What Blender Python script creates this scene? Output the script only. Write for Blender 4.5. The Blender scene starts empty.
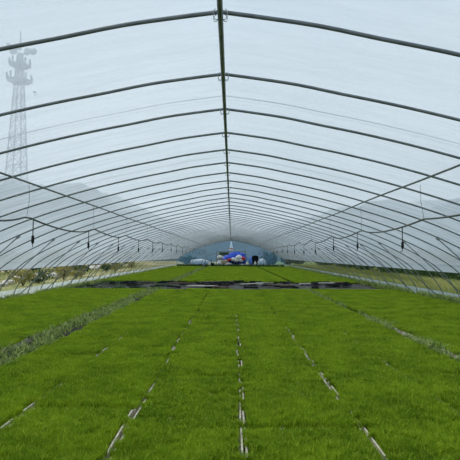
import bpy, math, random
import numpy as np
from mathutils import Vector, Matrix, noise as mnoise

S = bpy.context.scene
C = S.collection
random.seed(7)
R = math.radians

# ------------------------------------------------------------------ camera, light, exposure
CAMX, CAMZ = 0.083, 1.37
cam_d = bpy.data.cameras.new('camera'); cam = bpy.data.objects.new('camera', cam_d); C.objects.link(cam)
cam_d.sensor_fit = 'HORIZONTAL'; cam_d.sensor_width = 36; cam_d.lens = 36
cam_d.clip_start = 0.05; cam_d.clip_end = 3000
cam.location = (CAMX, 0, CAMZ)
cam.rotation_mode = 'XYZ'
cam.matrix_world = (Matrix.Translation((CAMX, 0, CAMZ)) @ Matrix.Rotation(R(0.2), 4, 'Z')
                    @ Matrix.Rotation(R(90 + 3.11), 4, 'X') @ Matrix.Rotation(R(0.3), 4, 'Z'))
S.camera = cam

w = bpy.data.worlds.new('world'); S.world = w; w.use_nodes = True
nt = w.node_tree; nt.nodes.clear()
out = nt.nodes.new('ShaderNodeOutputWorld'); bg = nt.nodes.new('ShaderNodeBackground')
tc = nt.nodes.new('ShaderNodeTexCoord'); sep = nt.nodes.new('ShaderNodeSeparateXYZ')
ramp = nt.nodes.new('ShaderNodeValToRGB')
nz = nt.nodes.new('ShaderNodeTexNoise'); nz.inputs['Scale'].default_value = 2.2; nz.inputs['Detail'].default_value = 4
mixc = nt.nodes.new('ShaderNodeMixRGB'); mixc.blend_type = 'MIX'
nr = nt.nodes.new('ShaderNodeMapRange'); nr.inputs[1].default_value = 0.45; nr.inputs[2].default_value = 0.75
nr.inputs[4].default_value = 0.45
nt.links.new(tc.outputs['Generated'], sep.inputs[0]); nt.links.new(sep.outputs['Z'], ramp.inputs[0])
nt.links.new(tc.outputs['Generated'], nz.inputs['Vector']); nt.links.new(nz.outputs['Fac'], nr.inputs[0])
nt.links.new(nr.outputs[0], mixc.inputs[0]); nt.links.new(ramp.outputs[0], mixc.inputs[1])
mixc.inputs[2].default_value = (0.80, 0.87, 0.93, 1)
el = ramp.color_ramp.elements
el[0].position = 0.0; el[0].color = (0.52, 0.64, 0.72, 1)
el[1].position = 1.0; el[1].color = (0.50, 0.62, 0.84, 1)
e = el.new(0.25); e.color = (0.64, 0.76, 0.84, 1)
e = el.new(0.5); e.color = (0.58, 0.70, 0.86, 1)
nt.links.new(mixc.outputs[0], bg.inputs[0]); nt.links.new(bg.outputs[0], out.inputs[0])
bg.inputs[1].default_value = 0.85

sd = bpy.data.lights.new('hazy_sun', 'SUN'); sd.energy = 1.9; sd.angle = R(14); sd.color = (1.0, 0.95, 0.86)
sun = bpy.data.objects.new('hazy_sun', sd); C.objects.link(sun); sun.location = (-30, 60, 60)
sun.rotation_euler = Vector((0.45, -0.35, -1.0)).to_track_quat('-Z', 'Y').to_euler()

S.view_settings.view_transform = 'Standard'; S.view_settings.look = 'None'
S.view_settings.gamma = 1; S.view_settings.exposure = 0.11
HAZE = 0.0042
S.cycles.volume_bounces = 2
S.cycles.max_bounces = 8; S.cycles.transparent_max_bounces = 24
S.cycles.transmission_bounces = 4; S.cycles.diffuse_bounces = 4; S.cycles.glossy_bounces = 2

# ------------------------------------------------------------------ materials
def mat(name, col, rough=0.7, metal=0.0, var=0.0, scale=5.0, col2=None, bump=0.0, trans=0.0, objrand=0.0, detail=4, stretch=None):
    m = bpy.data.materials.new(name); m.use_nodes = True
    t = m.node_tree; t.nodes.clear()
    o = t.nodes.new('ShaderNodeOutputMaterial'); p = t.nodes.new('ShaderNodeBsdfPrincipled')
    p.inputs['Roughness'].default_value = rough; p.inputs['Metallic'].default_value = metal
    p.inputs['Specular IOR Level'].default_value = 0.25
    c2 = col2 or tuple(max(0, c * (1 - var)) for c in col)
    tcn = t.nodes.new('ShaderNodeTexCoord'); mp = t.nodes.new('ShaderNodeMapping')
    if stretch: mp.inputs['Scale'].default_value = stretch
    n = t.nodes.new('ShaderNodeTexNoise'); n.inputs['Scale'].default_value = scale; n.inputs['Detail'].default_value = detail
    t.links.new(tcn.outputs['Object'], mp.inputs[0]); t.links.new(mp.outputs[0], n.inputs['Vector'])
    rr = t.nodes.new('ShaderNodeMapRange'); rr.inputs[1].default_value = 0.35; rr.inputs[2].default_value = 0.65
    t.links.new(n.outputs['Fac'], rr.inputs[0])
    mx = t.nodes.new('ShaderNodeMixRGB'); mx.inputs[1].default_value = (*col, 1); mx.inputs[2].default_value = (*c2, 1)
    t.links.new(rr.outputs[0], mx.inputs[0]); last = mx.outputs[0]
    if objrand:
        oi = t.nodes.new('ShaderNodeObjectInfo'); hs = t.nodes.new('ShaderNodeHueSaturation')
        mr = t.nodes.new('ShaderNodeMapRange'); mr.inputs[3].default_value = 1 - objrand; mr.inputs[4].default_value = 1 + objrand
        t.links.new(oi.outputs['Random'], mr.inputs[0]); t.links.new(mr.outputs[0], hs.inputs['Value'])
        t.links.new(last, hs.inputs['Color']); last = hs.outputs[0]
    t.links.new(last, p.inputs['Base Color'])
    if bump:
        b = t.nodes.new('ShaderNodeBump'); b.inputs['Strength'].default_value = bump; b.inputs['Distance'].default_value = 0.05
        t.links.new(n.outputs['Fac'], b.inputs['Height']); t.links.new(b.outputs[0], p.inputs['Normal'])
    if trans:
        tl = t.nodes.new('ShaderNodeBsdfTranslucent'); ms = t.nodes.new('ShaderNodeMixShader'); ms.inputs[0].default_value = trans
        t.links.new(last, tl.inputs[0]); t.links.new(p.outputs[0], ms.inputs[1]); t.links.new(tl.outputs[0], ms.inputs[2])
        t.links.new(ms.outputs[0], o.inputs[0])
    else:
        t.links.new(p.outputs[0], o.inputs[0])
    return m

def grass_mat(name, c1, c2, c3, trans):
    m = bpy.data.materials.new(name); m.use_nodes = True
    t = m.node_tree; t.nodes.clear()
    o = t.nodes.new('ShaderNodeOutputMaterial'); p = t.nodes.new('ShaderNodeBsdfPrincipled')
    p.inputs['Roughness'].default_value = 0.6; p.inputs['Specular IOR Level'].default_value = 0.2
    g = t.nodes.new('ShaderNodeNewGeometry')
    n = t.nodes.new('ShaderNodeTexNoise'); n.inputs['Scale'].default_value = 2.6; n.inputs['Detail'].default_value = 5
    t.links.new(g.outputs['Position'], n.inputs['Vector'])
    rr = t.nodes.new('ShaderNodeMapRange'); rr.inputs[1].default_value = 0.35; rr.inputs[2].default_value = 0.65
    t.links.new(n.outputs['Fac'], rr.inputs[0])
    a = t.nodes.new('ShaderNodeMixRGB'); a.inputs[1].default_value = (*c1, 1); a.inputs[2].default_value = (*c2, 1)
    t.links.new(rr.outputs[0], a.inputs[0])
    r2 = t.nodes.new('ShaderNodeMapRange'); r2.inputs[1].default_value = 0.72; r2.inputs[2].default_value = 1.0
    t.links.new(g.outputs['Random Per Island'], r2.inputs[0])
    b = t.nodes.new('ShaderNodeMixRGB'); b.inputs[2].default_value = (*c3, 1)
    t.links.new(r2.outputs[0], b.inputs[0]); t.links.new(a.outputs[0], b.inputs[1])
    t.links.new(b.outputs[0], p.inputs['Base Color'])
    tl = t.nodes.new('ShaderNodeBsdfTranslucent'); ms = t.nodes.new('ShaderNodeMixShader'); ms.inputs[0].default_value = trans
    t.links.new(b.outputs[0], tl.inputs[0]); t.links.new(p.outputs[0], ms.inputs[1]); t.links.new(tl.outputs[0], ms.inputs[2])
    t.links.new(ms.outputs[0], o.inputs[0])
    return m

def film_mat(name, veil, col=(0.86, 0.90, 0.92), amp=0.12, stretch=(0.3, 2.0, 0.3), graze=0.3):
    m = bpy.data.materials.new(name); m.use_nodes = True
    t = m.node_tree; t.nodes.clear()
    o = t.nodes.new('ShaderNodeOutputMaterial')
    tr = t.nodes.new('ShaderNodeBsdfTransparent'); tr.inputs[0].default_value = (0.91, 0.97, 0.99, 1)
    tl = t.nodes.new('ShaderNodeBsdfTranslucent'); tl.inputs[0].default_value = (*col, 1)
    df = t.nodes.new('ShaderNodeBsdfDiffuse'); df.inputs[0].default_value = (*col, 1)
    m1 = t.nodes.new('ShaderNodeMixShader'); m1.inputs[0].default_value = 0.15
    t.links.new(tl.outputs[0], m1.inputs[1]); t.links.new(df.outputs[0], m1.inputs[2])
    tcn = t.nodes.new('ShaderNodeTexCoord'); mp = t.nodes.new('ShaderNodeMapping')
    mp.inputs['Scale'].default_value = stretch; mp.inputs['Rotation'].default_value = (0, 0, R(35))
    n = t.nodes.new('ShaderNodeTexNoise'); n.inputs['Scale'].default_value = 4; n.inputs['Detail'].default_value = 5
    n2 = t.nodes.new('ShaderNodeTexNoise'); n2.inputs['Scale'].default_value = 0.35; n2.inputs['Detail'].default_value = 2
    t.links.new(tcn.outputs['Object'], mp.inputs[0]); t.links.new(mp.outputs[0], n.inputs['Vector'])
    t.links.new(tcn.outputs['Object'], n2.inputs['Vector'])
    a = t.nodes.new('ShaderNodeMath'); a.operation = 'MULTIPLY'
    t.links.new(n.outputs['Fac'], a.inputs[0]); t.links.new(n2.outputs['Fac'], a.inputs[1])
    mr = t.nodes.new('ShaderNodeMapRange'); mr.inputs[1].default_value = 0.15; mr.inputs[2].default_value = 0.38
    mr.inputs[3].default_value = veil - amp / 2; mr.inputs[4].default_value = veil + amp / 2
    t.links.new(a.outputs[0], mr.inputs[0])
    lw = t.nodes.new('ShaderNodeLayerWeight'); lw.inputs[0].default_value = 0.5
    pw = t.nodes.new('ShaderNodeMath'); pw.operation = 'POWER'; pw.inputs[1].default_value = 2.2
    ml = t.nodes.new('ShaderNodeMath'); ml.operation = 'MULTIPLY_ADD'; ml.inputs[1].default_value = graze
    ml.use_clamp = True
    t.links.new(lw.outputs['Facing'], pw.inputs[0]); t.links.new(pw.outputs[0], ml.inputs[0]); t.links.new(mr.outputs[0], ml.inputs[2])
    ms = t.nodes.new('ShaderNodeMixShader'); t.links.new(ml.outputs[0], ms.inputs[0])
    t.links.new(tr.outputs[0], ms.inputs[1]); t.links.new(m1.outputs[0], ms.inputs[2])
    t.links.new(ms.outputs[0], o.inputs[0])
    return m

M = {}
M['film'] = film_mat('roof_film', 0.30, col=(0.84, 0.92, 0.96), amp=0.16, graze=0.20)
M['curtain'] = film_mat('curtain_film', 0.52, col=(0.66, 0.74, 0.78), graze=0.1)
M['endfilm'] = film_mat('end_film', 0.30, col=(0.25, 0.52, 0.85), graze=0.1)
M['skirt'] = film_mat('skirt_film', 0.68, col=(0.56, 0.64, 0.66), amp=0.5)
M['steel'] = mat('galvanised_steel', (0.36, 0.40, 0.39), 0.5, 0.3, var=0.3, scale=8)
M['steel_d'] = mat('weathered_steel', (0.23, 0.25, 0.25), 0.5, 0.3, var=0.3, scale=8)
M['clip'] = mat('clip_wire', (0.45, 0.47, 0.47), 0.4, 0.6)
M['hose'] = mat('hose_plastic', (0.12, 0.125, 0.115), 0.6, var=0.3, scale=4)
M['black'] = mat('black_plastic', (0.012, 0.014, 0.015), 0.6, var=0.3)
M['rope'] = mat('rope', (0.22, 0.24, 0.25), 0.8)
M['wire'] = mat('thin_wire', (0.16, 0.18, 0.19), 0.6)
M['rice'] = grass_mat('rice_seedling', (0.28, 0.42, 0.014), (0.14, 0.26, 0.007), (0.66, 0.72, 0.06), 0.30)
M['ricemat'] = mat('seedling_root_mat', (0.035, 0.075, 0.012), 0.9, var=0.4, scale=30)
M['tray'] = mat('tray_plastic', (0.74, 0.66, 0.50), 0.8, var=0.6, scale=14, objrand=0.15)
M['soil'] = mat('soil', (0.035, 0.03, 0.022), 0.95, var=0.5, scale=3, bump=0.5)
M['mulch'] = mat('dark_ground_sheet', (0.022, 0.022, 0.02), 0.7, col2=(0.05, 0.045, 0.035), scale=2.5, bump=0.4)
M['weed'] = mat('weed_leaf', (0.46, 0.52, 0.16), 0.6, col2=(0.09, 0.18, 0.03), scale=9, trans=0.3)
M['weed_y'] = mat('dry_weed', (0.40, 0.38, 0.13), 0.7, col2=(0.20, 0.27, 0.06), scale=1.2, trans=0.2)
M['weed_dark'] = mat('dark_weed_leaf', (0.09, 0.16, 0.06), 0.7, var=0.5, scale=3, trans=0.1)
M['field_l'] = mat('dry_field', (0.58, 0.50, 0.30), 0.95, col2=(0.24, 0.28, 0.08), scale=0.6, detail=8)
M['field_r'] = mat('grass_field', (0.26, 0.33, 0.10), 0.95, col2=(0.17, 0.26, 0.06), scale=0.4, detail=8)
M['shrub'] = mat('shrub_leaf', (0.07, 0.13, 0.04), 0.7, col2=(0.03, 0.07, 0.02), scale=2, trans=0.15)
M['shrub_y'] = mat('shrub_leaf_dry', (0.44, 0.37, 0.12), 0.7, col2=(0.20, 0.22, 0.06), scale=2, trans=0.15)
M['bark'] = mat('bark', (0.10, 0.075, 0.05), 0.9, var=0.4)
M['stone'] = mat('pale_stone', (0.72, 0.68, 0.58), 0.9, var=0.25, scale=4, bump=0.3)
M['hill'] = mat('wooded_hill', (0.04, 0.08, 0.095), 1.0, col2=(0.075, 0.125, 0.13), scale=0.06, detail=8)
M['tower'] = mat('tower_paint', (0.06, 0.11, 0.20), 0.7)
M['board'] = mat('grey_board', (0.46, 0.44, 0.38), 0.8, var=0.35, scale=6, stretch=(1, 6, 1), objrand=0.2)
M['wood'] = mat('brown_board', (0.20, 0.14, 0.09), 0.8, var=0.4, scale=6, objrand=0.2)
M['cloth_black'] = mat('black_cloth', (0.006, 0.007, 0.008), 0.9, var=0.3, scale=8)
M['blue'] = mat('blue_tarpaulin', (0.03, 0.10, 0.62), 0.5, var=0.3, scale=3)
M['white'] = mat('white_sacking', (0.85, 0.82, 0.76), 0.7, var=0.12, scale=4)
M['red'] = mat('red_sacking', (0.55, 0.05, 0.04), 0.7, var=0.2)
M['card'] = mat('tan_cardboard', (0.50, 0.38, 0.24), 0.8, var=0.2)
M['pale'] = mat('pale_plastic', (0.72, 0.85, 0.92), 0.5, var=0.1)
M['pink'] = mat('faded_red', (0.55, 0.25, 0.25), 0.6)

# ------------------------------------------------------------------ helpers
class MB:
    def __init__(s): s.v = []; s.f = []
    def box(s, c, d, rz=0, rx=0, ry=0):
        m = Matrix.Translation(c) @ Matrix.Rotation(rz, 4, 'Z') @ Matrix.Rotation(ry, 4, 'Y') @ Matrix.Rotation(rx, 4, 'X')
        b = len(s.v)
        for x in (-.5, .5):
            for y in (-.5, .5):
                for z in (-.5, .5): s.v.append(tuple(m @ Vector((x*d[0], y*d[1], z*d[2]))))
        for q in ((0,1,3,2),(4,6,7,5),(0,4,5,1),(2,3,7,6),(0,2,6,4),(1,5,7,3)): s.f.append([b+i for i in q])
        return s
    def tube(s, pts, r, n=6, cap=True):
        pts = [Vector(p) for p in pts]; b = len(s.v); k = len(pts)
        rs = r if isinstance(r, (list, tuple)) else [r]*k
        for i, p in enumerate(pts):
            t = (pts[min(i+1, k-1)] - pts[max(i-1, 0)])
            t = t.normalized() if t.length > 1e-9 else Vector((0, 0, 1))
            ref = Vector((0, 1, 0)) if abs(t.y) < 0.85 else Vector((0, 0, 1))
            a = t.cross(ref).normalized(); c = t.cross(a).normalized()
            for j in range(n):
                an = 2*math.pi*j/n; s.v.append(tuple(p + (a*math.cos(an) + c*math.sin(an))*rs[i]))
        for i in range(k-1):
            for j in range(n):
                j2 = (j+1) % n; s.f.append([b+i*n+j, b+i*n+j2, b+(i+1)*n+j2, b+(i+1)*n+j])
        if cap: s.f.append([b+j for j in range(n)][::-1]); s.f.append([b+(k-1)*n+j for j in range(n)])
        return s
    def blob(s, c, d, seed=0, amp=0.15, n=10, m=6, freq=1.6, rz=0):
        b = len(s.v); cz, sz = math.cos(rz), math.sin(rz)
        for i in range(m+1):
            th = math.pi*i/m
            for j in range(n):
                ph = 2*math.pi*j/n
                u = Vector((math.sin(th)*math.cos(ph), math.sin(th)*math.sin(ph), math.cos(th)))
                k = 1 + amp*mnoise.noise(u*freq + Vector((seed*3.1, seed*1.7, 0)))*2
                x, y, z = u.x*d[0]/2*k, u.y*d[1]/2*k, u.z*d[2]/2*k
                s.v.append((c[0]+x*cz-y*sz, c[1]+x*sz+y*cz, c[2]+z))
        for i in range(m):
            for j in range(n):
                j2 = (j+1) % n; s.f.append([b+i*n+j, b+(i+1)*n+j, b+(i+1)*n+j2, b+i*n+j2])
        return s
    def prism(s, poly, y0, y1):      # outline in x,z extruded along y
        b = len(s.v); n = len(poly)
        for y in (y0, y1):
            for p in poly: s.v.append((p[0], y, p[1]))
        s.f.append([b+i for i in range(n)]); s.f.append([b+n+i for i in range(n)][::-1])
        for i in range(n):
            j = (i+1) % n; s.f.append([b+i, b+n+i, b+n+j, b+j])
        return s
    def mesh(s, name, m, smooth=False):
        me = bpy.data.meshes.new(name); me.from_pydata(s.v, [], s.f); me.materials.append(m)
        if smooth: me.polygons.foreach_set('use_smooth', [True]*len(me.polygons))
        me.update(); return me
    def build(s, name, m, parent=None, smooth=False, loc=None):
        return put(name, s.mesh(name, m, smooth), parent, loc)

def put(name, me, parent=None, loc=None):
    o = bpy.data.objects.new(name, me); C.objects.link(o)
    if parent: o.parent = parent
    if loc: o.location = loc
    return o
def tag(o, label=None, cat=None, group=None, kind=None):
    if label: o['label'] = label
    if cat: o['category'] = cat
    if group: o['group'] = group
    if kind: o['kind'] = kind
    return o
def empty(name, loc=(0, 0, 0), rz=0):
    o = bpy.data.objects.new(name, None); C.objects.link(o); o.location = loc; o.rotation_euler = (0, 0, rz)
    o.empty_display_size = 0.2; return o
def copy_tree(o, parent=None):
    c = o.copy(); C.objects.link(c)
    if parent: c.parent = parent
    for ch in list(o.children): copy_tree(ch, c)
    return c
def struct(o): o['kind'] = 'structure'; return o

def blade_arrays(P, h, wd, lean, rng, curl=0.5):
    """two-segment leaf blades at points P (n,3)"""
    n = len(P); a = rng.uniform(0, 2*np.pi, n); ld = rng.uniform(0, 2*np.pi, n)
    l = lean*rng.uniform(0.2, 1, n)*h
    sx, sy = np.cos(a)*wd/2, np.sin(a)*wd/2
    V = np.zeros((n, 5, 3))
    V[:, 0] = P + np.stack([sx, sy, 0*sx], 1); V[:, 1] = P - np.stack([sx, sy, 0*sx], 1)
    mid = P + np.stack([np.cos(ld)*l*curl*0.5, np.sin(ld)*l*curl*0.5, h*0.55], 1)
    V[:, 2] = mid - np.stack([sx, sy, 0*sx], 1)*0.9; V[:, 3] = mid + np.stack([sx, sy, 0*sx], 1)*0.9
    V[:, 4] = P + np.stack([np.cos(ld)*l, np.sin(ld)*l, h*(1 - 0.25*(l/h)**2)], 1)
    i = np.arange(n)*5
    loops = np.stack([i, i+1, i+2, i+3, i+3, i+2, i+4], 1).ravel()
    starts = np.stack([np.arange(n)*7, np.arange(n)*7+4], 1).ravel()
    return V.reshape(-1, 3), loops, starts
def np_mesh(name, V, loops, starts, m):
    me = bpy.data.meshes.new(name)
    me.vertices.add(len(V)); me.vertices.foreach_set('co', V.astype(np.float32).ravel())
    me.loops.add(len(loops)); me.loops.foreach_set('vertex_index', loops.astype(np.int32))
    me.polygons.add(len(starts)); me.polygons.foreach_set('loop_start', starts.astype(np.int32))
    me.materials.append(m); me.update(calc_edges=True); me.validate()
    return me
def leaves(name, P, h, wd, lean, m, seed=0, curl=0.5, parent=None):
    rng = np.random.default_rng(seed)
    return put(name, np_mesh(name, *blade_arrays(P, h, wd, lean, rng, curl), m), parent)

ORD = ['nearest', 'second', 'third', 'fourth', 'fifth', 'sixth', 'seventh', 'eighth', 'ninth', 'tenth', 'eleventh',
       'twelfth', 'thirteenth', 'fourteenth', 'fifteenth', 'sixteenth', 'seventeenth', 'eighteenth', 'nineteenth', 'twentieth']

# ------------------------------------------------------------------ tunnel section (x from the ridge, z)
PR = [(0, 1.642), (.3, 1.602), (.67, 1.546), (1.07, 1.462), (1.5, 1.375), (2.0, 1.26), (2.5, 1.13), (3.0, .985), (3.5, .83), (4.0, .655),
      (4.5, .45), (5.0, .22), (5.45, -.02), (5.8, -.24), (6.08, -.48), (6.32, -.78), (6.5, -1.08), (6.6, -1.37)]
PR = [(x, z + CAMZ) for x, z in PR]
def cr(P, n):
    o = []
    Q = [Vector(P[0])*2 - Vector(P[1])] + [Vector(p) for p in P] + [Vector(P[-1])*2 - Vector(P[-2])]
    for i in range(1, len(Q)-2):
        for k in range(n):
            t = k/n; a, b, c, d = Q[i-1:i+3]
            o.append(0.5*((2*b) + (c-a)*t + (2*a-5*b+4*c-d)*t*t + (3*b-a-3*c+d)*t**3))
    o.append(Q[-2]); return o
prof = cr(PR, 3)
def prof_z(x):
    x = abs(x)
    for a, b in zip(prof, prof[1:]):
        if a.x <= x <= b.x: return a.y + (b.y-a.y)*(x-a.x)/max(1e-9, b.x-a.x)
    return 0
half_full = [(p.x, p.y) for p in prof]
full = [(-x, z) for x, z in half_full[::-1]] + half_full[1:]
D0, NR, ENDY = 3.098, 50, 53.1

# ground --------------------------------------------------------
struct(MB().box((0, 26, -0.1), (13.4, 58, 0.2)).build('floor', M['soil']))
def field(name, x0, x1, y0, y1, m, nx=24, ny=40, amp=0.25, seed=0, zoff=-0.03):
    b = MB()
    for i in range(nx+1):
        for j in range(ny+1):
            x = x0+(x1-x0)*i/nx; y = y0+(y1-y0)*j/ny
            z = zoff + amp*(mnoise.noise(Vector((x*.15, y*.15, seed)))) * min(1, abs(abs(x)-6.7)/4)
            b.v.append((x, y, z))
    for i in range(nx):
        for j in range(ny):
            a = i*(ny+1)+j; b.f.append([a, a+ny+1, a+ny+2, a+1])
    return struct(b.build(name, m, smooth=True))
field('field_ground_left', -120, -6.7, -5, 150, M['field_l'])
field('field_ground_right', 6.7, 120, -5, 150, M['field_r'], seed=5)
field('field_ground_beyond', -6.7, 6.7, 55, 150, M['field_l'], nx=6, amp=0.0)

# morning haze hanging over the land beyond the tunnel
hm = bpy.data.materials.new('haze'); hm.use_nodes = True; ht = hm.node_tree; ht.nodes.clear()
ho = ht.nodes.new('ShaderNodeOutputMaterial'); hv = ht.nodes.new('ShaderNodeVolumeScatter')
hv.inputs['Color'].default_value = (0.88, 0.96, 1.0, 1); hv.inputs['Density'].default_value = HAZE; hv.inputs['Anisotropy'].default_value = 0.0
ht.links.new(hv.outputs[0], ho.inputs['Volume'])
tag(MB().box((0, 270, 78), (620, 390, 160)).build('haze', hm), 'pale haze hanging over the hills beyond the tunnel', 'haze', kind='stuff')

# hills: real ridges far behind the tunnel
def hill(name, pts, depth, seed):
    # pts: crest points (x, y, z); falls away to both sides with rough wooded surface
    b = MB(); n = 6; rows = []
    fine = []
    for (p, q) in zip(pts, pts[1:]):
        for k in range(8): fine.append(Vector(p).lerp(Vector(q), k/8))
    fine.append(Vector(pts[-1]))
    for p in fine:
        row = []
        for k in range(-n, n+1):
            t = k/n; z = p.z*(1-abs(t)**1.4)
            zz = z*(1 + 0.10*mnoise.noise(Vector((p.x*.05, k*.9, seed)))) + 0.9*mnoise.noise(Vector((p.x*.3, k*3.0, seed)))*(1 if abs(k) < n else 0)
            row.append((p.x, p.y + t*depth, max(-0.5, zz if abs(k) < n else -0.5)))
        rows.append(row)
    w_ = 2*n+1
    for r_ in rows: b.v += r_
    for i in range(len(rows)-1):
        for k in range(w_-1): b.f.append([i*w_+k, (i+1)*w_+k, (i+1)*w_+k+1, i*w_+k+1])
    return struct(b.build(name, M['hill'], smooth=True))
def at(px, py, Y): return ((px-231)/460*Y, Y, CAMZ + (255-py)/460*Y)
H = [at(px, py, 140) for px, py in [(-160, 190), (-80, 184), (0, 185), (40, 186), (60, 184), (78, 181), (95, 190), (120, 208), (150, 226), (180, 236), (215, 236), (250, 238), (300, 232), (340, 212), (362, 204), (374, 200), (389, 198), (402, 205), (430, 208), (470, 196), (540, 180), (640, 176)]]
hill('hill_ridge', H, 45, 3)
H2 = [at(px, py, 260) for px, py in [(-260, 190), (0, 180), (80, 190), (120, 198), (140, 206), (165, 220), (230, 238), (280, 226), (330, 208), (380, 204), (450, 198), (520, 186), (700, 190)]]
hill('far_hill_ridge', H2, 70, 9)

# roof film ------------------------------------------------------
def sheet(name, prof2, y0, y1, m, off=0.022, ny=56, sag=0.012, thick=0.0):
    b = MB(); n = len(prof2)
    nrm = []
    for i in range(n):
        a = Vector(prof2[max(0, i-1)]); c = Vector(prof2[min(n-1, i+1)]); t = (c-a).normalized(); nrm.append(Vector((-t.y, t.x)))
        if nrm[-1].dot(Vector(prof2[i]) - Vector((0, 0))) < 0: nrm[-1] *= -1
    for j in range(ny*2+1):
        y = y0 + (y1-y0)*j/(2*ny)
        for i in range(n):
            k = off - sag*abs(math.sin(math.pi*(y-D0)))**1 + 0.006*mnoise.noise(Vector((i*.9, y*1.5, 0)))
            k = max(k, 0.018)
            b.v.append((prof2[i][0]+nrm[i].x*k, y, prof2[i][1]+nrm[i].y*k))
    for j in range(ny*2):
        for i in range(n-1): b.f.append([j*n+i, j*n+i+1, (j+1)*n+i+1, (j+1)*n+i])
    return struct(b.build(name, m, smooth=True))
BATX, LOWX = 5.80, 6.06
sheet('ceiling', [(x, z) for x, z in full if abs(x) <= BATX+0.02], -4, ENDY+0.05, M['film'], off=0.03)
for sx, nm in ((-1, 'left'), (1, 'right')):
    band = [(sx*x, prof_z(x)) for x in (BATX, 5.88, 5.97, LOWX)]
    sheet('wall_'+nm, band, -4, ENDY+0.05, M['curtain'], off=0.038)
    sk = [(sx*x, prof_z(x)) for x in (6.505, 6.54, 6.57, 6.6)]
    sheet('baseboard_'+nm, sk, -4, ENDY+0.05, M['skirt'], off=0.034)

# ------------------------------------------------------------------ arches
arch_me = MB().tube([(x, 0, z) for x, z in full], 0.0150, 8, cap=False).mesh('arch_tube', M['steel_d'], True)
clip_b = MB()
for sx in (-1, 1):
    for sy in (-1, 1):
        pts = [(sx*(0.03+0.018*math.sin(a)), sy*0.03*math.cos(a*0.5)+sy*0.012, PR[0][1]-0.03+0.03*math.cos(a)) for a in [k*math.pi/6 for k in range(9)]]
        clip_b.tube(pts, 0.0028, 5)
clip_me = clip_b.mesh('ridge_clip', M['clip'], True)
def brace_mesh(s):
    top = Vector((s*4.60, 0, prof_z(4.62)-0.035+0.02)); bot = Vector((s*6.53, 0, 0.0))
    d = (top-bot).normalized()
    return MB().tube([bot, top + d*0.05], 0.0135, 8).mesh('brace', M['steel_d'], True)
def clamp_mesh(s):
    return MB().box((s*4.62, 0, prof_z(4.62)-0.02), (0.07, 0.05, 0.06), ry=s*0.6).mesh('brace_clamp', M['steel_d'])
bme = {s: brace_mesh(s) for s in (-1, 1)}; cme = {s: clamp_mesh(s) for s in (-1, 1)}
def make_arch(braced):
    r = empty('greenhouse_arch')
    put('arch_tube', arch_me, r); put('ridge_clip', clip_me, r)
    if braced:
        for s in (-1, 1):
            b = put('brace', bme[s], r); put('brace_clamp', cme[s], b)
    return r
plain, braced = make_arch(False), make_arch(True)
first = {False: True, True: True}
for i in range(NR):
    br = (i % 2 == 1)
    src = braced if br else plain
    o = src if first[br] else copy_tree(src); first[br] = False
    o.location = (0, D0 + i - (0.07 if i == 0 else 0), 0)
    if i < 20:
        lab = f"{ORD[i]}{'' if i == 0 else ' nearest'} dark steel roof arch " + ("with slanting side braces over the seedlings" if br else "over the seedlings, without side braces")
    else:
        lab = "thin distant steel roof arch with slanting braces, one of the closely packed far row" if br else "thin distant unbraced steel roof arch, one of the closely packed far row"
    tag(o, lab, 'arch', 'steel arches with slanting side braces' if br else 'plain steel arches')

tag(MB().tube([(0, y, PR[0][1]-0.040) for y in np.linspace(-1, ENDY, 40)], 0.019, 8).build('ridge_pole', M['steel_d'], smooth=True),
    'long dark steel ridge pole running down the middle of the roof', 'pole')
for s, nm in ((-1, 'left'), (1, 'right')):
    px_ = 2.80 if s < 0 else 2.68; x = s*px_
    tag(MB().tube([(x+0.008*math.sin(y*1.3), y, prof_z(px_)-0.034+0.006*math.sin(y*0.9)) for y in np.linspace(-1, ENDY, 60)], 0.0145, 8).build('purlin', M['steel_d'], smooth=True),
        f'long steel purlin under the arches on the {nm} roof slope', 'pole', None)
    tag(MB().tube([(s*(BATX+0.055), y, prof_z(BATX)+0.035+0.004*math.sin(y)) for y in np.linspace(-3, ENDY, 60)], 0.009, 6).build('film_rail', M['steel'], smooth=True),
        f'thin rail holding the roof film above the {nm} side curtain', 'rail')
    tag(MB().tube([(s*(LOWX+0.06), y, prof_z(LOWX)+0.02+0.006*math.sin(y*.8)) for y in np.linspace(-3, ENDY, 60)], 0.013, 6).build('curtain_pipe', M['clip'], smooth=True),
        f'roll up pipe along the lower edge of the {nm} side curtain', 'pipe')
# ropes over the film
rope_me = MB().tube([(x*1.0, 0, z+0.04) for x, z in full if abs(x) < 6.0], 0.0042, 5).mesh('roof_rope', M['rope'], True)
for k in range(16):
    o = put('roof_rope', rope_me, loc=(0, 4.84+3*k, 0.02))
    tag(o, (f"{'nearest' if k == 0 else ORD[k]+' nearest'} thin rope stretched over the outside of the roof film" if k < 6 else 'faint thin rope over the distant roof film'), 'rope', 'ropes over the roof film')

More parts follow.
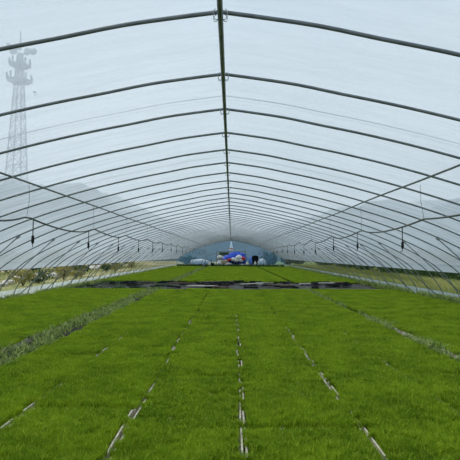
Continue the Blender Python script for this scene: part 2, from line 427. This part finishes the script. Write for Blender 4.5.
# ------------------------------------------------------------------ sprinkler hoses
HX = {-1: -2.80, 1: 2.83}
W0 = {-1: 6.48, 1: 6.6}
S0 = {-1: 6.7, 1: 7.45}
def hose_z(s, y):
    t = (y - W0[s]) / 3.05; k = math.floor(t); u = t - k
    rng = random.Random(int(k)*7 + (1 if s > 0 else 0))
    sagv = (0.10 + 0.04*rng.random()) if k >= 0 else (0.15 if s < 0 else 0.04)
    base = CAMZ + 0.53
    return base - sagv*4*u*(1-u)*(0.7 + 0.6*u*u)
HXw = lambda s, y: HX[s] + s*0.02*math.sin(y*1.1)
def make_sprinkler():
    r = empty('sprinkler')
    MB().tube([(0, 0, 0), (0.004, 0, -0.12), (-0.002, 0, -0.235)], 0.008, 6).build('drop_tube', M['black'], r, True)
    MB().tube([(0, 0, -0.225), (0, 0, -0.24), (0, 0, -0.33), (0, 0, -0.345)], [0.012, 0.021, 0.021, 0.010], 8).build('weight_body', M['black'], r, True)
    nz_ = MB().tube([(0, 0, -0.345), (0.005, 0, -0.375), (0.03, 0, -0.395), (0.045, 0, -0.38)], 0.005, 5)
    nz_.build('nozzle', M['black'], r, True)
    return r
sp0 = make_sprinkler(); fs = True
for s, nm in ((-1, 'left'), (1, 'right')):
    ys = np.arange(-0.8, 51, 0.2)
    tag(MB().tube([(HXw(s, y), y, hose_z(s, y)) for y in ys], 0.0135, 6).build('sprinkler_hose', M['hose'], smooth=True),
        f'sagging dark sprinkler hose hung along the {nm} side of the tunnel', 'hose')
    for k in range(15):
        y = W0[s] + 3.05*k
        pw_ = 2.80 if s < 0 else 2.68
        b = MB().tube([(s*2.8, y, prof_z(2.8)-0.02), (s*2.8+0.012, y+0.01, 2.15), (HXw(s, y), y, hose_z(s, y))], 0.0032, 4)
        lab = f"{'nearest' if k == 0 else ORD[k]+' nearest'} thin wire holding up the {nm} sprinkler hose" if k < 5 else f"thin distant wire holding up the {nm} sprinkler hose"
        tag(b.build('hose_wire', M['wire']), lab, 'wire', f'hanging wires of the {nm} hose')
    for k in range(18):
        y = S0[s] + 2.52*k
        if y > 50: break
        o = sp0 if fs else copy_tree(sp0); fs = False
        o.location = (HXw(s, y), y, hose_z(s, y)-0.01); o.rotation_euler = (0, 0, random.uniform(0, 6))
        lab = f"{'nearest' if k == 0 else ORD[k]+' nearest'} black sprinkler dangling from the {nm} hose" if k < 9 else f"tiny distant black sprinkler dangling from the {nm} hose"
        tag(o, lab, 'sprinkler', f'sprinklers hanging from the {nm} hose')

# ------------------------------------------------------------------ seedling trays
TW, TL = 0.29, 0.60
def seed_mesh(var, xl, xr, n=5600):
    rng = np.random.default_rng(100+var)
    P = np.stack([rng.uniform(xl, xr, n), rng.uniform(-TL/2+0.012, TL/2-0.004, n), np.full(n, 0.052)], 1)
    if xl > -TW/2 or xr < TW/2:          # bare rim shows only along part of the tray
        r2 = np.random.default_rng(var*3+1); seg = r2.random(12) < 0.80
        cover = ~seg[((P[:, 1]+TL/2)/TL*12).astype(int).clip(0, 11)] & (rng.random(n) < 0.35)
        if xl > -TW/2: P[cover, 0] = rng.uniform(-TW/2-0.006, -TW/2+0.05, cover.sum())
        else: P[cover, 0] = rng.uniform(TW/2-0.05, TW/2+0.006, cover.sum())
    h = rng.normal(0.052, 0.007, n)
    gx, gy = rng.normal(size=(12, 24)), None
    h = h + 0.012*gx[((P[:, 0]+0.3)/0.05).astype(int) % 12, ((P[:, 1]+0.4)/0.035).astype(int) % 24] - 0.018*(np.abs(P[:, 1]) > TL/2-0.03)
    h = h.clip(0.025, 0.09)
    wd = rng.uniform(0.0026, 0.0045, n)
    V, l, st = blade_arrays(P, h, wd, 0.8, rng)
    # dark root mat under the blades
    bx0, bx1 = max(xl, -TW/2+0.012), min(xr, TW/2-0.012)
    b = MB().box(((bx0+bx1)/2, 0, 0.040), (bx1-bx0, TL-0.03, 0.030))
    base = len(V); V = np.vstack([V, np.array(b.v)])
    l = np.concatenate([l, np.array([i+base for f in b.f for i in f])]); st = np.concatenate([st, st[-1]+3+np.arange(6)*4])
    return np_mesh('rice_seedlings', V, l, st, M['rice'])
mid = [seed_mesh(i, -TW/2-0.008, TW/2+0.008) for i in range(4)]
ledge = [seed_mesh(10+i, -TW/2+0.030, TW/2+0.008) for i in range(3)]      # bare rim on the left
redge = [seed_mesh(20+i, -TW/2-0.008, TW/2-0.030) for i in range(3)]
tb = MB()
for sx in (-1, 1): tb.box((sx*(TW/2-0.007), 0, 0.031), (0.014, TL-0.006, 0.062))
for sy in (-1, 1): tb.box((0, sy*(TL/2-0.008), 0.021), (TW-0.03, 0.010, 0.036))
tb.box((0, 0, 0.005), (TW-0.028, TL-0.02, 0.01))
tray_me = tb.mesh('seedling_tray', M['tray'])

beds = []   # (x0, ncols, name for the label)
edges = [(-2.50, 'leftmost middle bed'), (-1.60, 'second middle bed'), (-0.690, 'bed left of centre gap'),
         (0.19, 'bed right of centre gap'), (1.085, 'fifth middle bed'), (1.985, 'rightmost middle bed')]
cells = []
rs = random.Random(3)
y_ranges = [(2.0, 17.3), (22.4, 51.5)]
def add_bed(x0, ncol, lab, seed, gapL=True, gapR=True, jit=0.010):
    rr = random.Random(seed); pL = 0.3 if 'second' in lab or 'rightmost' in lab else 0.85; pR = 0.3 if 'leftmost' in lab or 'fifth' in lab else 0.8
    for (ya, yb) in y_ranges:
        y = ya + rr.uniform(0, 0.5); drift = 0; row = 0
        while y + TL < yb + 0.2:
            drift = 0.75*drift + rr.uniform(-jit, jit)
            hs = rr.uniform(0.90, 1.12)
            row += 1
            for c in range(ncol):
                kind = 0
                if c == 0 and gapL and rr.random() < pL: kind = 1
                if c == ncol-1 and gapR and rr.random() < pR: kind = 2
                cells.append((x0 + TW*(c+0.5) + drift + (rr.uniform(-.011, .011) if c in (0, ncol-1) and ncol == 3 else rr.uniform(-.002, .002)), y+TL/2, hs*rr.uniform(.96, 1.04), kind, lab, rr.uniform(-.02, .02) if ncol == 3 and c != 1 else rr.uniform(-.004, .004), row, c))
            y += TL + rr.choice([0.006, 0.010, 0.018, 0.030])
for k, (x0, lab) in enumerate(edges): add_bed(x0, 3, lab, 50+k)
add_bed(-3.07-0.29*11, 11, 'left side bed', 90, False, True, 0.006)
add_bed(3.06, 11, 'right side bed', 91, True, False, 0.006)

def screen(x, y, z=0.1):
    return (x-CAMX)/y*460+231, 255+(CAMZ-z)/y*460
def vis(c):
    a, b = screen(c[0], c[1]+0.25); return -18 < a < 478 and b < 462
inview = sorted([c for c in cells if vis(c) and c[1] > 2.4], key=lambda c: c[1]**2)
near = inview[:300]; nearset = set(id(c) for c in near)
rest = [c for c in cells if id(c) not in nearset]
rng_ = random.Random(11)
tray0 = None; rowmin = {}
for c in near:
    x, y, hs, kind, lab, rz, row, col = c
    sm = rng_.choice([mid, ledge, redge][kind])
    if tray0 is None:
        o = put('seedling_tray', tray_me); ch = put('rice_seedlings', sm, o); tray0 = o
    else:
        o = tray0.copy(); C.objects.link(o); ch = tray0.children[0].copy(); ch.data = sm; ch.parent = o; C.objects.link(ch)
    o.location = (x, y, 0.001); o.rotation_euler = (0, 0, rz)
    ch.scale = (1, 1, hs)
    if 'side' in lab: where = f"{ORD[col if 'right' in lab else 10-col] if (col if 'right' in lab else 10-col) else 'first'} column from the aisle"
    else: where = ('left', 'middle', 'right')[col] + ' column'
    fr_ = rowmin.setdefault(lab, row)
    rown = ORD[row-fr_] if row != fr_ else 'front'
    tag(o, f'green seedling tray, {where}, {rown} row, {lab}', 'seedling tray', 'green rice seedling trays of the ' + lab)

# the remaining trays as one uncountable carpet
gn = bpy.data.node_groups.new('tray_carpet', 'GeometryNodeTree')
gn.interface.new_socket('Geometry', in_out='INPUT', socket_type='NodeSocketGeometry')
gn.interface.new_socket('Geometry', in_out='OUTPUT', socket_type='NodeSocketGeometry')
N = gn.nodes; L = gn.links
gi = N.new('NodeGroupInput'); go = N.new('NodeGroupOutput'); join = N.new('GeometryNodeJoinGeometry')
srcs = []
for ch_src in (mid[0], mid[2], ledge[0], redge[0]):
    ob = next(o for o in bpy.data.objects if o.type == 'MESH' and o.data == ch_src)
    srcs.append(ob)
iop = N.new('GeometryNodeInstanceOnPoints'); g2i = N.new('GeometryNodeGeometryToInstance')
for ob in srcs[::-1]:
    oi = N.new('GeometryNodeObjectInfo'); oi.inputs['Object'].default_value = ob; oi.inputs['As Instance'].default_value = False
    oi.transform_space = 'ORIGINAL'
    ji = N.new('GeometryNodeGeometryToInstance'); L.new(oi.outputs['Geometry'], ji.inputs[0]); L.new(ji.outputs[0], join.inputs[0])
iop.inputs['Pick Instance'].default_value = True
at_i = N.new('GeometryNodeInputNamedAttribute'); at_i.data_type = 'INT'; at_i.inputs[0].default_value = 'pick'
at_s = N.new('GeometryNodeInputNamedAttribute'); at_s.data_type = 'FLOAT_VECTOR'; at_s.inputs[0].default_value = 'scl'
L.new(gi.outputs[0], iop.inputs['Points']); L.new(join.outputs[0], iop.inputs['Instance'])
L.new(at_i.outputs[0], iop.inputs['Instance Index']); L.new(at_s.outputs[0], iop.inputs['Scale'])
L.new(iop.outputs[0], go.inputs[0])
me = bpy.data.meshes.new('seedling_carpet'); me.from_pydata([(c[0], c[1], 0.001) for c in rest], [], [])
me.materials.append(M['rice'])
a = me.attributes.new('pick', 'INT', 'POINT'); a.data.foreach_set('value', [rng_.choice([0, 1]) if c[3] == 0 else (2 if c[3] == 1 else 3) for c in rest])
a = me.attributes.new('scl', 'FLOAT_VECTOR', 'POINT'); a.data.foreach_set('vector', [v for c in rest for v in (1, 1, c[2])])
o = put('seedling_carpet', me); md = o.modifiers.new('carpet', 'NODES'); md.node_group = gn
tag(o, 'carpet of countless green seedling trays stretching away to the end wall', 'seedlings', kind='stuff')

# ------------------------------------------------------------------ weeds
def weed_points(n, fn, seed):
    rng = np.random.default_rng(seed); return np.array([fn(rng) for _ in range(n)])
def clumpy(x0, x1, y0, y1, s, thr):
    def fn(rng):
        while True:
            x, y = rng.uniform(x0, x1), y0 + (y1-y0)*rng.random()**1.3
            if mnoise.noise(Vector((x*2.5, y*0.9, s))) > thr - 0.5 + rng.random()*0.4: return (x, y, 0.0)
    return fn
def weeds(name, label, n, box, seed, thr, hr, wr, m, lean=0.9):
    P = weed_points(n, clumpy(*box, seed, thr), seed); rng = np.random.default_rng(seed+1)
    h = rng.uniform(*hr, n); wd = rng.uniform(*wr, n)
    tag(leaves(name, P, h, wd, lean, m, seed), label, 'weeds', kind='stuff')
weeds('aisle_weeds', 'grey green weeds overgrowing the left aisle between seedling beds', 3300, (-3.10, -2.54, 4.5, 18), 1, 0.15, (0.06, 0.19), (0.010, 0.034), M['weed'], 1.3)
weeds('aisle_weeds', 'patchy grey green weeds in the right aisle between seedling beds', 2000, (2.86, 3.12, 5.5, 18), 2, 0.3, (0.07, 0.18), (0.010, 0.032), M['weed'], 1.3)
weeds('aisle_weeds', 'distant low weeds in the aisles beyond the dark strip', 1300, (-3.05, -2.65, 22, 50), 12, 0.2, (0.08, 0.18), (0.02, 0.05), M['weed'])
weeds('edge_weeds', 'leafy weeds growing along the foot of the left plastic skirt', 9000, (-6.55, -6.22, 8, 52), 3, 0.2, (0.08, 0.22), (0.012, 0.035), M['weed'])
weeds('edge_weeds', 'leafy weeds growing along the foot of the right plastic skirt', 9000, (6.22, 6.55, 8, 52), 4, 0.2, (0.10, 0.30), (0.014, 0.04), M['weed'])
weeds('strip_weeds', 'dark tangled weeds on the bare strip at the left', 2000, (-6.4, -2.6, 17.2, 23), 5, 0.22, (0.05, 0.16), (0.02, 0.05), M['weed_dark'])
weeds('end_weeds', 'low green weeds along the foot of the end wall', 3500, (-6.0, 6.0, 51.3, 52.5), 6, 0.1, (0.15, 0.45), (0.04, 0.09), M['weed_dark'])

# ------------------------------------------------------------------ dark strip with boards and empty trays
b = MB(); nx, ny = 60, 20
for i in range(nx+1):
    for j in range(ny+1):
        x = -6.3+12.4*i/nx; y = 17.45+4.7*j/ny
        edge = min(1, min(i, nx-i)/3)*min(1, min(j, ny-j)/2)
        b.v.append((x, y, 0.006+edge*(0.03+0.05*abs(mnoise.noise(Vector((x*1.3, y*1.7, 4)))))))
for i in range(nx):
    for j in range(ny): q = i*(ny+1)+j; b.f.append([q, q+ny+1, q+ny+2, q+1])
tag(b.build('ground_sheet', M['mulch'], smooth=True), 'crumpled dark ground sheet across the bare strip between the seedlings', 'ground sheet')
rb = random.Random(21)
boards = [(-1.1, 18.6, 1.25, .30, 'board', 'pale grey board lying flat left of centre on the dark strip'),
          (-0.35, 18.2, 0.7, .2, 'wood', 'short brown board at the near edge of the dark strip'),
          (0.95, 20.0, 1.0, .34, 'board', 'pale grey board lying right of centre on the dark strip'),
          (1.55, 20.7, .8, .2, 'board', 'narrow pale board behind the right of centre board'),
          (-2.1, 20.3, 1.3, .28, 'wood', 'long brown board on the left part of the dark strip'),
          (-0.6, 21.3, 1.6, .24, 'wood', 'long brown board at the far edge of the dark strip'),
          (2.1, 19.2, 1.1, .26, 'wood', 'brown board near the right end of the middle dark strip'),
          (3.9, 20.6, 1.7, .30, 'board', 'greyish board on the dark patch beside the right bed'),
          (4.7, 21.3, 1.2, .26, 'wood', 'brown board at the far edge of the right dark patch'),
          (-4.1, 21.2, 1.5, .24, 'wood', 'brown board among dark weeds at the far left of the strip')]
for x, y, l, wd, m, lab in boards:
    z = 0.12 + rb.uniform(0, .02)
    bb = MB(); bb.box((0, 0, 0), (l, wd*0.48, 0.03)).box((0.04, wd*0.5, 0.004), (l*0.94, wd*0.44, 0.028))
    for k in (-.38, .38): bb.box((l*k, wd*.25, -0.035), (0.06, wd, 0.045))
    o = bb.build('board', M[m], loc=(x, y, z)); o.rotation_euler = (rb.uniform(-.03, .03), rb.uniform(-.03, .03), rb.uniform(-.25, .25))
    tag(o, lab, 'board', 'loose boards on the dark strip')
et = MB()
for sx in (-1, 1): et.box((sx*0.14, 0, 0.02), (0.012, 0.58, 0.04))
for sy in (-1, 1): et.box((0, sy*0.285, 0.02), (0.28, 0.012, 0.04))
et.box((0, 0, 0.004), (0.27, 0.56, 0.008))
for k in range(1, 6): et.box((0, -0.285+k*0.095, 0.012), (0.27, 0.006, 0.01))
et_me = et.mesh('empty_tray', M['black'])
for k in range(60):
    g = rb.random()
    x = rb.uniform(-5.6, 2.6) if g < .8 else rb.uniform(3.2, 5.4)
    y = rb.uniform(17.8, 21.8); z = 0.09 + rb.choice([0, .03])
    o = put('empty_tray', et_me, loc=(x, y, z)); o.rotation_euler = (rb.uniform(-.06, .06), rb.uniform(-.06, .06), rb.uniform(-.3, .3)+rb.choice([0, 1.57]))
    tag(o, 'empty black seedling tray dumped on the dark strip across the middle' if g < .8 else 'empty black seedling tray dumped on the dark patch beside the right bed', 'tray',
        'empty black trays on the dark strip' if g < .8 else 'empty black trays on the right dark patch')

# ------------------------------------------------------------------ end wall
DX0, DX1, DZ = -1.62, 1.70, 1.76
y = ENDY
eb = MB()
prof_in = [(x, z) for x, z in full]
# film panels: left of door, right of door, over door (each follows the arch above)
def panel(x0, x1, zb):
    xs = np.linspace(x0, x1, 14); poly = [(xx, zb) for xx in xs] + [(xx, prof_z(xx)) for xx in xs[::-1]]
    b0 = len(eb.v); n = len(xs)
    for xx in xs: eb.v.append((xx, y, zb)); eb.v.append((xx, y+0.02*math.sin(xx*5), (zb+prof_z(xx))/2)); eb.v.append((xx, y, prof_z(xx)))
    for i in range(n-1):
        for q in (0, 1): eb.f.append([b0+3*i+q, b0+3*i+3+q, b0+3*i+4+q, b0+3*i+1+q])
panel(-6.58, DX0, 0.0); panel(DX0, DX1, DZ); panel(DX1, 6.58, 0.0)
struct(eb.build('wall_back', M['endfilm'], smooth=True))
fr = MB(); fr.box((DX0, y-.03, DZ/2), (0.06, 0.06, DZ)).box((DX1, y-.03, DZ/2), (0.06, 0.06, DZ)).box(((DX0+DX1)/2, y-.03, DZ), (DX1-DX0+.06, 0.06, 0.06))
struct(fr.build('door_1', M['steel_d']))
for px, lab in ((192, 'leftmost thin upright post of the end wall'), (205, 'thin upright post of the end wall beside the curved pipes'), (217.4, 'thin upright post above the left door jamb on the end wall'),
                (244.8, 'thin upright post above the right door jamb on the end wall'), (263, 'rightmost thin upright post of the end wall')):
    x = (px-231)/460*y + CAMX; z0 = 0 if px not in (217.4, 244.8) else DZ
    tag(MB().tube([(x, y-.05, z0), (x, y-.05, prof_z(x)-.03)], 0.03, 6).build('end_wall_post', M['steel']), lab, 'post', 'end wall posts')
# curved pipes left of the doorway
Y = 51.8
for (xa, xb, hh, lab) in ((-3.35, -1.75, 1.55, 'larger curved pipe bending up towards the doorway'), (-3.0, -2.5, 1.0, 'smaller curved pipe standing left of the doorway')):
    pts = [(xa + (xb-xa)*(1-math.cos(t))*1.0, Y, hh*math.sin(t)) for t in np.linspace(0, math.pi/2, 12)]
    tag(MB().tube(pts, 0.03, 6).build('curved_pipe', M['steel_d'], smooth=True), lab, 'pipe')
g = empty('water_pump', (-2.05, 51.3, 0)); tag(g, 'small dark machine on the ground left of the doorway', 'machine')
MB().box((0, 0, .12), (.5, .35, .06)).box((-.18, 0, .05), (.05, .3, .1)).box((.18, 0, .05), (.05, .3, .1)).build('stand', M['black'], g)
MB().tube([(-.2, 0, .33), (-.14, 0, .33), (.16, 0, .33), (.22, 0, .33)], [.1, .18, .18, .08], 10).build('housing', M['black'], g, True)
MB().tube([(-.1, 0, .45), (-.12, 0, .62), (-.2, 0, .85)], .04, 6).build('outlet_pipe', M['black'], g, True)
# black garment hung on the end wall right of the door
poly = [(-.30, .98), (-.12, 1.02), (.0, .98), (.13, 1.02), (.30, .97), (.38, .80), (.40, .42), (.31, .36), (.27, .50), (.30, .04), (.17, .0), (.05, .40), (-.03, .42), (-.16, .0), (-.32, .02), (-.30, .38), (-.38, .50), (-.37, .82)]
g = empty('black_garment', ((254.6-231)/460*51.9+CAMX, 51.9, 0.32)); tag(g, 'black garment hanging in front of the end wall right of the doorway', 'garment')
gb = MB().prism(poly, -.07, .07).build('cloth_body', M['cloth_black'], g)
bv = gb.modifiers.new('bevel', 'BEVEL'); bv.width = 0.02; bv.segments = 2
MB().tube([(0, 0, .98), (0, 0, 1.08), (.03, 0, 1.14), (.06, 0, 1.10)], .010, 5).build('hook', M['black'], g)
MB().tube([(-.28, 0, .95), (0, 0, 1.0), (.28, 0, .95)], .012, 5).build('hanger', M['black'], g)
x = g.location.x
tag(MB().tube([(x-1.4, 51.9, 1.44), (x, 51.9, 1.425), (x+1.2, 51.9, 1.44)], .008, 5).build('clothes_line', M['wire']), 'thin line holding the black garment by the end wall', 'line')
# tapered pale sheet hanging over the doorway
g = empty('hanging_duct', (0.06, 51.6, 0)); tag(g, 'pale tapered plastic duct hanging above the doorway with a faded red band', 'duct')
MB().tube([(0, 0, 2.86), (0, 0, 2.6), (0, 0, 2.05), (0, 0, 1.80)], [.06, .10, .20, .32], 10).build('sleeve', M['pale'], g, True)
MB().tube([(0, 0, 2.0), (0, 0, 2.16)], [.24, .215], 10, cap=False).build('red_band', M['pink'], g, True)

# heap outside the doorway
Yh = 54.6
def wx(px, Y): return (px-231)/460*Y + CAMX
tb_ = MB()
tb_.blob((wx(235.5, Yh), Yh+.3, .92), (1.9, 1.3, 1.65), 2, .16, 18, 10)
tb_.blob((wx(227, Yh), Yh+.2, .85), (1.3, 1.0, .9), 5, .2, 14, 8)
tb_.blob((wx(241.5, Yh), Yh+.2, .95), (1.2, 1.0, 1.5), 6, .15, 14, 8)
tag(tb_.build('tarpaulin', M['blue'], smooth=True), 'bright blue tarpaulin draped over the heap outside the doorway', 'tarpaulin')
sacks = [(233.3, 259.3, .52, .34, 'white', 'white sack on the blue tarpaulin, left of the middle'), (238.6, 257.6, .62, .42, 'white', 'largest white sack high on the blue tarpaulin'),
         (236.0, 260.2, .55, .34, 'white', 'white sack in the middle of the blue tarpaulin'), (240.6, 260.2, .5, .30, 'white', 'white sack low on the right of the blue tarpaulin'),
         (219.8, 257.2, .6, .34, 'white', 'white sack at the upper left by the door jamb'), (224.0, 262.2, .85, .5, 'card', 'tan cardboard coloured bundle at the lower left of the heap'),
         (219.9, 263.5, .55, .6, 'white', 'white bundle at the bottom left by the door jamb'), (227.6, 264.4, .9, .30, 'white', 'long white bundle on the ground left of the bench'),
         (241.5, 265.2, .9, .26, 'white', 'long white bundle on the ground right of the bench'), (242.6, 258.8, .45, .36, 'red', 'red bundle at the right edge of the heap'),
         (229.2, 259.6, .5, .22, 'red', 'small red bundle left of the white sacks')]
for i, (px, py, dx, dz, m, lab) in enumerate(sacks):
    Ys = Yh-.6
    z = max(dz/2, CAMZ + (255-py)/460*Ys)
    dx *= 1.3; dz *= 1.35
    tag(MB().blob((0, 0, 0), (dx, .5, dz), i+20, .14, 12, 7, rz=.1).build('sack', M[m], smooth=True, loc=(wx(px, Ys), Ys, z)), lab, 'sack', 'bundles on the heap outside the doorway')
g = empty('bench', (wx(234.6, 53.45), 53.45, 0)); tag(g, 'small dark bench on the ground in front of the blue tarpaulin', 'bench')
MB().box((0, 0, .46), (.85, .32, .10)).build('seat', M['black'], g)
for sx in (-1, 1): MB().box((sx*.34, 0, .2), (.12, .26, .42)).build('leg', M['black'], g)
g = empty('dark_crate', (wx(223.6, Yh+1.4), Yh+1.4, 0)); tag(g, 'dark green box standing at the upper left behind the heap', 'box')
MB().box((0, 0, .80), (1.1, .7, 1.6)).build('crate_body', M['weed_dark'], g); MB().box((0, 0, 1.64), (1.16, .76, .08)).build('crate_lid', M['black'], g)
for px, w_, h_, m, lab in ((250.8, .7, 1.15, 'blue', 'blue covered stack outside behind the black garment'), (261.6, 1.0, 1.0, 'white', 'white covered stack outside right of the black garment'),
                           (199, 2.2, .9, 'white', 'low pale covered stack seen through the left of the end wall')):
    tag(MB().blob((0, 0, h_/2), (w_, .8, h_), px, .12, 12, 7).build('covered_stack', M[m], smooth=True, loc=(wx(px, 55), 55, 0)), lab, 'covered stack')

# ------------------------------------------------------------------ lattice mast
g = empty('radio_tower', ((13.8-231)/460*172, 172, 0)); tag(g, 'tall lattice radio tower with two antenna platforms on the left skyline', 'tower')
ZT = lambda py: CAMZ + (255-py)/460*172
legs = lambda z: 6.2*(1 - (z-10)/(ZT(46)-10))**0.9 + 1.1 if z < ZT(46) else 1.1
lat = MB(); zs = [0, 8, 15, 22, 28.5, 34.5, 40, 45, 49.5, 54, 58, 62, 66, 70, 74, 78]
zs = [z for z in zs if z < ZT(44)]
cor = lambda z, k: Vector((legs(z)*(.5 if k in (0, 3) else -.5), legs(z)*(.5 if k < 2 else -.5), z))
for k in range(4): lat.tube([cor(z, k) for z in zs], .28, 5)
lat.build('mast_legs', M['tower'], g)
lb = MB()
for a_, b_ in zip(zs, zs[1:]):
    for k in range(4):
        k2 = (k+1) % 4
        lb.tube([cor(a_, k), cor(b_, k2)], .12, 4); lb.tube([cor(a_, k2), cor(b_, k)], .12, 4); lb.tube([cor(b_, k), cor(b_, k2)], .14, 4)
lb.build('lattice_bracing', M['tower'], g)
for zc, r_ in ((ZT(79), 4.4), (ZT(63), 3.7)):
    p = MB().tube([(0, 0, zc-.4), (0, 0, zc+.1)], [r_*.8, r_], 16).build('platform', M['tower'], g)
    ab = MB()
    for k in range(10):
        an = k*math.pi/5; ab.tube([(r_*math.cos(an), r_*math.sin(an), zc), (r_*math.cos(an)*1.02, r_*math.sin(an)*1.02, zc+2.4)], .35, 5)
    ab.build('panel_antennas', M['tower'], p)
MB().tube([(0, 0, ZT(46)), (0, 0, ZT(27))], [.4, .15], 6).build('spire', M['tower'], g)
db = MB()
for x_, z_, s_ in ((-2.6, ZT(47), 1.6), (-1.6, ZT(43), 1.4), (2.8, ZT(48), 1.5), (5.0, ZT(48), 1.4), (-4.6, ZT(41), .7)):
    db.tube([(x_, 0, z_), (x_, -.8, z_)], [s_, s_*.6], 10); db.tube([(x_, 0, z_), (0, 0, z_-1.5)], .2, 4)
db.build('dish_antennas', M['tower'], g)
tag(MB().blob((0, 0, 0), (.03, .02, .012), 3, .2, 8, 5).build('fallen_leaf', M['black'], loc=((29.5-231)/460*3.9+CAMX, 3.9, prof_z(1.65)+.055)), 'tiny dark leaf lying on the roof film at upper left', 'leaf')

# ------------------------------------------------------------------ outside vegetation
def shrub(x, y, h, wd, m, lab, seed, n=260, leaf=.10, grp='shrubs beside the tunnel'):
    rng = np.random.default_rng(seed); g = empty('shrub', (x, y, 0)); tag(g, lab, 'shrub', grp)
    sb = MB()
    for k in range(4):
        an = rng.uniform(0, 6.28); sb.tube([(0, 0, -.05), (math.cos(an)*wd*.15, math.sin(an)*wd*.15, h*.45), (math.cos(an)*wd*.3, math.sin(an)*wd*.3, h*.8)], [.03, .02, .008], 4)
    sb.build('stem', M['bark'], g)
    u = rng.normal(size=(n, 3)); u /= np.linalg.norm(u, axis=1)[:, None]
    rad = rng.uniform(.55, 1, n)[:, None]; P = u*rad*np.array([wd/2, wd/2, h*.45]) + np.array([0, 0, h*.52])
    P *= (1 + .15*np.sin(u[:, :1]*7 + seed)); P[:, 2] = P[:, 2].clip(.02, None)
    leaves('foliage', P, rng.uniform(.7, 1.4, n)*leaf*1.3, rng.uniform(.6, 1.2, n)*leaf, 1.2, m, seed, parent=g)
rv = random.Random(5)
ordn = ['nearest'] + [o_ + ' nearest' for o_ in ORD[1:]]
for k in range(16):
    y = 13 + k*2.3 + rv.uniform(-.6, .6); x = -(8.0 + rv.uniform(0, 2.2) + k*.12)
    shrub(x, y, rv.uniform(.45, .85), rv.uniform(.7, 1.3), M['shrub'] if k % 3 == 1 else M['shrub_y'],
          f"{ordn[k]} low {'dark green' if k % 3 == 1 else 'yellowish dry'} shrub outside the left side opening", 200+k, 320, .07, 'shrubs outside the left opening')
for k in range(14):
    y = 15 + k*3 + rv.uniform(-.6, .6); x = (9.6 + rv.uniform(0, 1.3) + k*.06)
    shrub(x, y, rv.uniform(.6, 1.1), rv.uniform(1.1, 2.0), M['shrub'],
          f"{ordn[k]} dark green shrub behind the grass outside the right side opening", 300+k, 420, .10, 'shrubs outside the right opening')
for k in range(12):
    for s_, sn in ((-1, 'left'), (1, 'right')):
        shrub(s_*((15.5 if s_ < 0 else 13.4)+rv.uniform(-.4, .6)), 24+k*4.2+rv.uniform(-.4, .4), rv.uniform(1.2, 1.9), 3.4, M['shrub'],
              f"{ordn[k]} dark hedge bush at the far edge of the {sn} field", 500+k*2+(s_ > 0), 520, .2, f'hedge bushes beyond the {sn} field')
for k in range(26):
    y = 13.5 + k*1.5 + rv.uniform(-.5, .5); x = -(9.2 + rv.uniform(-.6, 1.6) + k*.12); d_ = rv.uniform(.35, .85)
    lab = f"{ordn[k]} pale stone on the dry field outside the left opening" if k < 8 else 'small pale stone further along the dry field outside the left opening'
    tag(MB().blob((0, 0, 0), (d_*1.5, d_*1.1, d_*.6), k, .22, 10, 6).build('stone', M['stone'], smooth=True, loc=(x, y, d_*.16)), lab, 'stone', 'pale stones on the left field')
def meadow(name, label, n, x0, x1, y0, y1, hr, wr, m, seed):
    rng = np.random.default_rng(seed)
    P = np.stack([rng.uniform(x0, x1, n), y0+(y1-y0)*rng.random(n)**1.2, np.full(n, -.05)], 1)
    tag(leaves(name, P, rng.uniform(*hr, n), rng.uniform(*wr, n), .9, m, seed), label, 'grass', kind='stuff')
meadow('tall_grass', 'pale yellow green tall grass outside the right side opening', 22000, 6.95, 12.4, 9, 55, (.25, .6), (.012, .035), M['weed_y'], 31)
meadow('dry_weeds', 'dry yellowish weeds scattered outside the left side opening', 9000, -16, -6.95, 9, 55, (.12, .35), (.015, .04), M['weed_y'], 32)
# dark bushes behind the end wall at the right, and a tree line far off
for k, (x, y, h, wd) in enumerate(((4.6, 55.8, 1.7, 2.4), (7.2, 57.5, 1.9, 2.4), (8.8, 60, 1.8, 2.6), (-5.6, 61, 1.2, 2.5))):
    shrub(x, y, h, wd, M['shrub'], ['dark green bush behind the end wall, nearest the doorway', 'tall dark green bush behind the right end of the end wall',
                                    'dark green bush beyond the right corner of the tunnel', 'dark green bush behind the left of the end wall'][k], 400+k, 700, .16, 'bushes behind the end wall')
